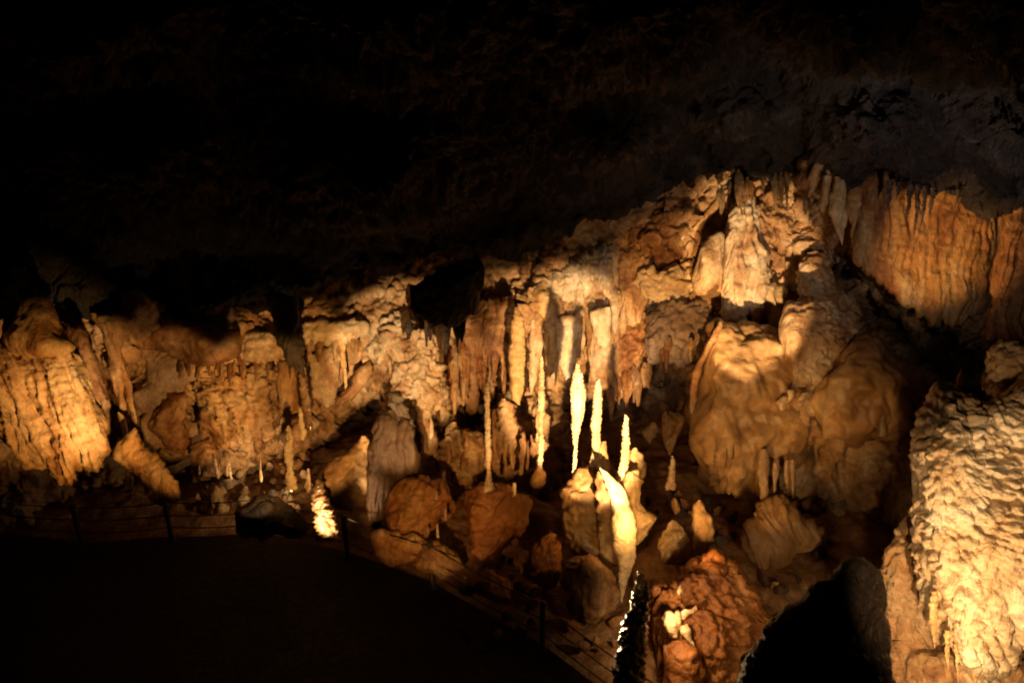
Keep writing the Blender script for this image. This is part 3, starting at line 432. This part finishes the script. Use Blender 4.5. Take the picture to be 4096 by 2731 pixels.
# rubble
rng = np.random.default_rng(5)
def rubble(n, region, grp, lab, mats, smin, smax):
    for i in range(n):
        x0, x1, y0, y1 = region
        x = rng.uniform(x0, x1); y = rng.uniform(y0, y1); s = rng.uniform(smin, smax); m = 7
        a = np.sort(rng.uniform(0, 6.283, m)+0)
        a = np.arange(m)/m*6.283+rng.uniform(-.3, .3, m); rr = s*rng.uniform(.65, 1.1, m)
        pl = [(x+r*math.cos(t)*1.15, y+r*math.sin(t)*.85) for t, r in zip(a, rr)]
        rock('rubble_stone', pl, floor_d(y+s)-.1, 'rock', .05, mats[i % len(mats)], step=5.5, seed=int(rng.integers(1, 900)), facet=6, label=lab, cat='stone', group=grp, floor=True)
rubble(84, (760, 1260, 1800, 2040), 'small stones of the left rubble heap', 'small broken stone of the left rubble heap behind the fence', ('tan', 'brown', 'pale', 'tan', 'grey', 'pale'), 12, 32)
rubble(22, (2180, 2330, 1850, 1990), 'stones behind the central stalagmites', 'small orange stone on the floor behind the central stalagmites', ('ochre', 'brown', 'rust'), 12, 30)
rubble(46, (3200, 3640, 1800, 2120), 'stones on the right slope', 'small dim stone on the slope below the darker brown dome', ('brown', 'rust', 'tan', 'grey'), 14, 40)
rubble(16, (1480, 1760, 2150, 2260), 'stones behind the fence', 'small dark stone lying just behind the cable fence', ('brown', 'dark', 'tan'), 8, 20)
rubble(70, (1830, 2900, 2130, 2600), 'stones between the centre boulders', 'small dark stone between the boulders below the central stalagmites', ('shadebrown', 'brown', 'redwet', 'dark', 'rust'), 12, 38)
rubble(24, (1880, 2700, 1960, 2150), 'stones at the back of the centre boulders', 'small dark stone lying behind the row of centre boulders', ('shadebrown', 'brown', 'dark'), 14, 34)
rubble(30, (2820, 3400, 2050, 2400), 'stones in the lower right hollow', 'small dark stone in the hollow behind the large black cone', ('shadebrown', 'brown', 'dark', 'rust'), 14, 40)
rubble(12, (2640, 2900, 1960, 2120), 'stones in the right recess', 'small dark stone in the recess below the golden dome', ('brown', 'dark', 'rust'), 12, 30)

def drips(n, xs, ytop, ln, wd, d, mats, grp, lab, nm='stalactite', up=False):
    for k in range(n):
        x = rng.uniform(*xs); y0 = ytop(x)+rng.uniform(-25, 25); L = rng.uniform(*ln); w = rng.uniform(*wd)*(.6+L/ln[1]*.5)
        mm = y0+L*rng.uniform(.35, .6); dx = rng.uniform(-4, 4)
        pl = [(x-w*.3,y0-w*1.6),(x+w*.3,y0-w*1.6),(x+w*1.1,y0),(x+w*1.3,y0+w),(x+w*.8+dx,mm),(x+dx+w*.25,y0+L),(x+dx-w*.25,y0+L),(x-w*.8+dx,mm),(x-w*1.3,y0+w),(x-w*1.1,y0)]
        if up: pl = [(a, 2*y0-b) for a, b in pl]
        rock(nm, pl, d(x), 'flute', .05, tilt=(0, 0 if up else -3.5), mat= mats[k % len(mats)], step=5, seed=int(rng.integers(1, 900)), label=lab, cat='stalagmite' if up else 'stalactite', group=grp, wall=False)
ip = lambda *a: (lambda x: float(np.interp(x, [p[0] for p in a], [p[1] for p in a])))
drips(26, (1990, 2480), ip((1990,1290),(2480,1180)), (70, 260), (8, 20), ip((1990,15.9),(2480,15.9)), ('pale','ochre','tan'), 'fringe of the central drapery', 'small cream stalactite in the fringe of the bright central drapery')
drips(22, (1800, 2040), ip((1800,1420),(2040,1300)), (80, 260), (9, 20), ip((1800,15.4),(2040,15.6)), ('brown','tan','rust'), 'fringe of the dim curtain group', 'small brown stalactite in the fringe of the dim curtain group left of centre')
drips(14, (2430, 2600), ip((2430,1540),(2600,1480)), (50, 130), (8, 16), ip((2430,16),(2600,16)), ('rust','brown'), 'fringe of the rusty mass', 'small rusty stalactite under the rust coloured mass')
drips(16, (1100, 1480), ip((1100,1420),(1200,1380),(1480,1330)), (40, 130), (5, 11), ip((1100,14.6),(1480,14.8)), ('tan','pale','brown'), 'fringe of the left ledge', 'small stalactite hanging from the lit ledges left of centre')
drips(14, (560, 1080), ip((560,1440),(1080,1450)), (30, 90), (6, 12), ip((560,13.8),(1080,14)), ('tan','brown'), 'fringe of the left overhang', 'small brown stalactite under the left overhang')
drips(24, (2870, 3440), ip((2870,770),(2960,715),(3300,705),(3440,730)), (40, 150), (8, 16), ip((2870,15.2),(3300,14.2),(3440,13.2)), ('tan','ochre','brown'), 'fringe under the right ceiling', 'short stalactite in the row under the ceiling at upper right')
drips(12, (1560, 1890), ip((1560,1200),(1650,1290),(1850,1290),(1900,1090),(2200,1085),(2420,975)), (40, 130), (8, 20), ip((1560,14.2),(1850,13.9),(2420,15.6)), ('dark','shadebrown'), 'dark stalactites on the ceiling edge', 'dark stalactite hanging from the edge of the ceiling')
drips(7, (2640, 2900), ip((2640,1400),(2900,1290)), (40, 120), (7, 14), ip((2640,15.3),(2900,14.6)), ('tan','brown'), 'fringe of the purplish block', 'small stalactite around the dull purplish brown block')
drips(14, (1790, 2150), ip((1790,1900),(2150,1880)), (40, 140), (7, 14), ip((1790,14.1),(2150,13.8)), ('tan','ochre','brown'), 'small stalagmites behind the tallest one', 'small stalagmite on the floor behind the tallest thin one', 'stalagmite', True)
drips(7, (780, 1240), ip((760,1880),(1240,1950)), (25, 110), (5, 12), ip((760,13.9),(1240,13.7)), ('pale','white','tan'), 'small stalagmites in the rubble', 'small pale stalagmite standing in the left rubble heap', 'stalagmite', True)
# ------------------------------------------------------------------ cave shell
def shepard(cp, X, Y, pw=3.2, sx=1.0):
    num = 0; den = 0
    for (x, y, d) in cp:
        w = 1.0/(((X-x)*sx)**2+(Y-y)**2+60**2)**(pw/2)
        num = num+w/d; den = den+w
    return den/num
WALLCP = [(-1400,1000,12),(-1400,2100,12),(0,1100,13),(0,1700,13.5),(0,2000,14),(450,1200,13.8),(450,1700,14.8),(450,2000,14.8),(800,1300,14.4),(760,1700,17),(950,1340,15),(1100,1250,15),(1100,1500,16.8),(1100,1800,17.2),(1400,1250,15.8),(1400,1600,18.5),(1450,1800,17.8),(1700,1150,15.8),(1700,1500,17),(1700,1900,16.5),(2000,1050,16.4),(2000,1400,17.5),(2000,1750,17.5),(2300,1000,17),(2300,1300,18),(2300,1650,21),(2300,1900,18),(2600,800,17),(2600,1200,17.4),(2650,1500,20),(2650,1900,19),(3000,700,16.2),(3000,1000,16.4),(3000,1400,15.8),(3000,2000,15),(3350,900,16),(3400,1200,16),(3300,1500,14.8),(3400,1950,14.2),(3700,750,13.8),(3700,1100,13.8),(3700,1400,14.8),(3700,1900,13.6),(4096,800,12.4),(4096,1300,12.8),(4096,2000,11.5),(5600,1000,9),(5600,2200,9),(2300,300,14)]
CEILCP = [(-1400,1250,12.2),(0,1140,12.6),(300,1210,13),(640,1290,13.4),(900,1290,13.8),(1150,1240,14),(1400,1200,14.6),(1650,1140,14.8),(2000,1020,15.4),(2400,900,16),(2600,790,16),(2760,710,15.8),(2950,705,15.4),(3250,705,15),(3500,740,13.2),(3800,800,12.4),(4096,825,11.6),(5600,900,8),(-1400,600,8),(500,600,9.5),(1500,600,10),(2500,550,12.5),(3000,430,12.2),(3500,500,10.6),(4096,500,9),(5600,500,6.5),(-1400,0,6),(500,0,6.5),(1500,0,6.5),(2500,0,7.5),(3300,0,7.8),(4096,0,6.5),(5600,0,5),(0,-1500,3.6),(2000,-1500,3.6),(4000,-1500,3.6),(-1400,-1500,3.4),(5600,-1500,3.2)]
def sheet(name, xs, ysf, nrow, cp, amp, mat, flip, label=None, sty='rock', rollback=0, seed=3):
    X = np.repeat(xs[None, :], nrow, 0); t = np.linspace(0, 1, nrow)[:, None]
    y0, y1 = ysf(xs); Y = y0[None, :]+(y1-y0)[None, :]*t
    D = shepard(cp, X, Y)
    if rollback: D = D+rollback*np.clip((t-.985)/.015, 0, 1)**2
    V = P(X, Y, D).reshape(-1, 3); Q = grid_quads(nrow, len(xs), False)
    N = vnormals(V, Q)
    if (((V-CAM)*N).sum(1)).mean() > 0: N = -N; Q = Q[:, ::-1]
    am = ((X-2048)/F*14).ravel(); bm = ((Y-1365)/F*14).ravel()
    V = V+N*(relief(sty, V-CAM, am, bm, amp, seed)+fbm((V-CAM)*.45, 3, seed)*amp*1.6)[:, None]
    me = make_mesh(name, V, Q, M[mat]); return link(name, me, kind='structure')
xs = np.arange(-1400, 5600, 6.5)
EMPTY = [(2600,1560),(2700,1540),(2620,1740),(2740,1600),(2740,1780),(2560,1820),(790,1640),(505,1560),(650,1860),(1480,1640),(1530,1560),(1400,1720),(1300,1770),(1090,1540),(2600,1900),(2720,1700),(3380,1060),(3480,1260),(3620,1340),(3780,1400),(2300,1650),(2420,1700),(2650,1520),(2650,1650),(2000,1560),(1450,1600),(1380,1650),(1900,1700),(2550,1650),(2700,1850),(2300,1800)]
WALLCP = [c for c in WALLCP if c[1] > 1550 or c[0] < 0 or c[0] > 4000 or c[1] < 720]+[(x, y, 22) for x, y in EMPTY]+WALLADD
sheet('cave_wall', xs, lambda x: (x*0+350, x*0+2150), 300, WALLCP, .42, 'tan', 0, sty='wall')
EX = np.array([(-1400,1180),(0,1125),(150,1165),(350,1215),(520,1262),(640,1285),(800,1262),(1000,1215),(1180,1180),(1400,1140),(1650,1075),(1900,1010),(2180,950),(2330,905),(2450,870),(2530,820),(2620,770),(2700,740),(2850,722),(2960,702),(3150,696),(3300,700),(3450,725),(3560,745),(3700,790),(3850,800),(4000,815),(4096,822),(5600,1000)], float)
def cedge(x):
    e = np.interp(x, EX[:, 0], EX[:, 1]); n = perlin(np.stack([x/70, x*0+.5, x*0], 1), 2)*26+perlin(np.stack([x/22, x*0+.5, x*0], 1), 4)*12
    return x*0-1500, e+n+8
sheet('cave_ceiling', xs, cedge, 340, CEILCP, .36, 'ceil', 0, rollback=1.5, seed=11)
# ------------------------------------------------------------------ floor
xg = np.arange(-15, 15, .075); yg = np.arange(-7, 21, .075)
GX, GY = np.meshgrid(xg, yg)
def G(px, py, z=0.0):
    v = P(px, py, 1.0)-CAM; t = (z-CAM[2])/v[2]; return CAM+v*t
FENCE = [(-560,2230),(-100,2140),(330,2185),(690,2165),(1050,2150),(1390,2225),(1730,2350),(2168,2600),(2640,2960)]
fp = np.array([G(x, y, 0) for x, y in FENCE])
edge = np.interp(GX, fp[:, 0], fp[:, 1], left=fp[0, 1], right=-3)   # the walkway lies on the near side
edge = np.where(GX > fp[-1, 0], fp[-1, 1]-(GX-fp[-1, 0])*3, edge)
num = 0; den = 0
for (x, y, z) in FLOOR:
    w = 1/((GX-x)**2+(GY-y)**2+.12)**1.8; num = num+w*np.clip(z, -.6, 2.2); den = den+w
Z = num/den*np.clip(den*3, 0, 1)
near = np.clip((GY-(edge+.1))/1.2, 0, 1)   # 0 on the walkway side
pts = np.stack([GX.ravel(), GY.ravel(), GX.ravel()*0], 1)
Zn = (fbm(pts*.9, 5, 3)*.16+ridge(pts*1.9, 4, 5)*.1+(1-worley(pts*3.1, 4)[0]*1.5)*.09+(1-worley(pts*7.3, 6)[0]*1.5)*.04).reshape(Z.shape)
Z = (Z+Zn-.05)*near+(1-near)*(-.12)
V = np.stack([GX, GY, Z], -1).reshape(-1, 3); Q = grid_quads(len(yg), len(xg), False)
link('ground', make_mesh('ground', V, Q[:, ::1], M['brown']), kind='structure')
# walkway slab
pw = [(p[0]*1.0, p[1]-.02) for p in fp]
import bmesh
bm = bmesh.new()
ux = np.linspace(fp[0, 0], fp[-1, 0], 160); uy = np.interp(ux, fp[:, 0], fp[:, 1])+.12
rows = []
for k in range(26):
    t = k/25; r = []
    for x, y in zip(ux, uy):
        yy = y*(1-t)+(-6)*t; r.append(bm.verts.new((x, yy, .02+.012*math.sin(x*3+yy*2))))
    rows.append(r)
for a, b in zip(rows[:-1], rows[1:]):
    for i in range(159): bm.faces.new((a[i], b[i], b[i+1], a[i+1]))
low = [bm.verts.new((v.co.x, v.co.y, -.3)) for v in rows[0]]
for i in range(159): bm.faces.new((low[i], rows[0][i], rows[0][i+1], low[i+1]))
me = bpy.data.meshes.new('walkway'); bm.normal_update(); bm.to_mesh(me); bm.free(); me.materials.append(M['path'])
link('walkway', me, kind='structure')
# ------------------------------------------------------------------ cable fence
def tube(bm, pts, rad, n=8):
    prev = None
    for i, p in enumerate(pts):
        p = Vector(p); a = Vector(pts[max(i-1, 0)]); b = Vector(pts[min(i+1, len(pts)-1)]); d = (b-a).normalized()
        s = d.cross(Vector((0, 0, 1))); s = s.normalized() if s.length > 1e-3 else Vector((1, 0, 0)); t = s.cross(d)
        r = rad[i] if hasattr(rad, '__len__') else rad
        ring = [bm.verts.new(p+s*math.cos(q)*r+t*math.sin(q)*r) for q in [k*2*math.pi/n for k in range(n)]]
        if prev:
            for k in range(n): bm.faces.new((prev[k], prev[(k+1) % n], ring[(k+1) % n], ring[k]))
        else: bm.faces.new(ring[::-1])
        prev = ring
    bm.faces.new(prev)
fence = bpy.data.objects.new('cable_fence', None); COL.objects.link(fence); fence.location = fp[4]
fence['label'] = 'black post and cable fence along the dark walkway'; fence['category'] = 'fence'
H = [.97]*9
tops = []
for i, p in enumerate(fp):
    bm = bmesh.new(); b = Vector(p)-Vector(fp[4])
    tube(bm, [b+Vector((0, 0, -.05)), b+Vector((0, 0, .03)), b+Vector((0, 0, .035)), b+Vector((0, 0, .93)), b+Vector((0, 0, .955)), b+Vector((0, 0, .97))], [.09, .09, .048, .046, .052, .03], 12)
    me = bpy.data.meshes.new('post'); bm.to_mesh(me); bm.free(); me.materials.append(M['iron'])
    for f in me.polygons: f.use_smooth = True
    link('post', me, parent=fence)
for hgt in (.9, .62, .34):
    bm = bmesh.new(); pts = []
    for a, b in zip(fp[:-1], fp[1:]):
        for k in range(10):
            t = k/10; q = a*(1-t)+b*t-fp[4]; q[2] += hgt-.05*4*t*(1-t); pts.append(tuple(q))
    pts.append(tuple(fp[-1]-fp[4]+np.array([0, 0, hgt])))
    tube(bm, pts, .011, 6)
    me = bpy.data.meshes.new('cable'); bm.to_mesh(me); bm.free(); me.materials.append(M['cable'])
    for f in me.polygons: f.use_smooth = True
    link('cable', me, parent=fence)
# ------------------------------------------------------------------ the cave's floodlights and added fill spots
def spot(px, tx, W, edge=None, ang=80, blend=.3, col=(1, .50, .145), r=.05):
    a = Vector(P(*px)); b = Vector(P(*tx)); l = bpy.data.lights.new('flood_or_fill', 'SPOT')
    if edge: ang = 2*math.degrees((b-a).angle(Vector(P(*edge))-a))
    l.energy = W; l.spot_size = math.radians(ang); l.spot_blend = blend; l.color = col; l.shadow_soft_size = r
    o = bpy.data.objects.new('flood_or_fill', l); COL.objects.link(o); o.location = a
    o.rotation_euler = (b-a).to_track_quat('-Z', 'Y').to_euler(); print('SPOT', px, round(ang, 1)); return o
WARM = (1, .50, .145); NEUT = (1, .63, .30); COOL = (1, .74, .55)
LAMP = (2640, 2420, 7.4)
spot(LAMP, (2250,1450,16.2), 6500, (2250,1000,16.4), blend=.4, col=NEUT, r=.07)
spot(LAMP, (2130,1680,13), 1150, (2130,1340,13), blend=.4, r=.07)
spot(LAMP, (2700,1180,15.8), 3500, (2700,820,15.8), blend=.8, r=.07)
spot((1850,2500,8.2), (1955,1710,12.3), 420, (1955,1500,12.3), blend=.7, col=NEUT, r=.05)  # added spot, only brightens the tallest stalagmite
spot((2550,2110,10.72), (2500,2060,11.2), 60, ang=150, blend=.8, r=.05)
spot((3000,2400,8), (3000,1020,15.4), 5500, (3030,640,15.4), blend=.3, col=NEUT, r=.08)
FILL_A = (1250, 2700, 6.2)  # added fill lamp in mid-air, brightens the left wall
spot(FILL_A, (1150,1550,15.6), 2300, (1150,1150,15), blend=.35, r=.08)
spot(FILL_A, (1620,1480,15), 4600, (1620,1120,15), blend=.35, col=NEUT, r=.08)
spot(FILL_A, (700,1560,14.2), 1300, (700,1260,13.8), blend=.2, r=.08)
spot((1150,2030,13.5), (1060,1860,14.2), 60, ang=140, blend=.6, col=NEUT)
spot((700,2350,7.6), (270,1600,11.4), 1700, (270,1330,11.4), blend=1.0, col=NEUT, r=.06)
spot((700,2350,7.6), (200,1640,11.4), 1100, (150,1130,11.4), blend=.5, col=WARM, r=.06)
spot((1235,2160,11.9), (1305,2070,12.5), 260, (1300,1930,12.6), blend=.4, col=NEUT)
spot((1500,2731,6), (1750,1980,13), 850, (1750,1550,14), blend=.6, r=.1)  # added fill from low in front, for the left boulders
spot((2500,2731,6), (2450,2050,12), 240, (2450,1750,13), blend=.7, r=.1)  # added fill from low in front, for the centre boulders
spot((2760,2350,9.2), (2980,1820,13), 380, (3000,1250,14), blend=.6, r=.15)
spot((3000,2400,7), (3300,1600,13), 420, (3300,1200,14), blend=.6, r=.15)
spot((3250,2250,8.5), (3830,900,12.8), 2900, (3830,430,12.8), blend=.9)
spot((3650,2500,4.2), (4060,1490,8.2), 260, (4060,1250,8.2), blend=.5, col=NEUT)  # added spot, brightens the shaggy mass at the right edge
spot((3900,2780,3.2), (3960,2280,7.4), 430, (3960,1560,7.8), blend=.5, col=NEUT)
spot((3900,2950,5.8), (3880,2480,7.2), 420, ang=120, blend=.6, col=NEUT)
spot((1000,2500,8), (1000,1870,14), 1000, (1000,1735,14), blend=.3, col=NEUT)  # added front spot, brightens the rubble heap
spot((2700,2480,9.35), (2715,2500,9.8), 60, ang=120, blend=.6, col=NEUT)
spot((2700,2600,8.6), (2800,2450,10), 22, ang=110, blend=.6)
spot((2380,2480,9.9), (2500,2500,9.3), 130, ang=100, blend=.5, col=NEUT)
spot((3900,1300,8.0), (3450,600,13), 230, ang=95, blend=1.0, col=(1,.78,.66))
spot((2048,2300,3.0), (2400,1400,15), 1500, (2400,1000,15), blend=.8, col=COOL, r=.3)
w = bpy.data.worlds.new('World'); SC.world = w; w.use_nodes = True
w.node_tree.nodes['Background'].inputs[0].default_value = (.03, .018, .012, 1)
w.node_tree.nodes['Background'].inputs[1].default_value = .06
cam = bpy.data.cameras.new('camera'); co = bpy.data.objects.new('camera', cam); COL.objects.link(co)
cam.sensor_width = 36; cam.lens = F/4096*36; cam.clip_start = .05; cam.clip_end = 200
co.location = CAM; co.rotation_euler = (math.pi/2-PITCH, 0, 0); SC.camera = co
SC.render.resolution_x = 1024; SC.render.resolution_y = 682
SC.view_settings.view_transform = 'Standard'; SC.view_settings.look = 'None'; SC.view_settings.exposure = 0.15
SC.render.engine = 'CYCLES'
cy = SC.cycles; cy.use_denoising = True; cy.max_bounces = 6; cy.diffuse_bounces = 4; cy.sample_clamp_indirect = 3; cy.filter_width = 2.0
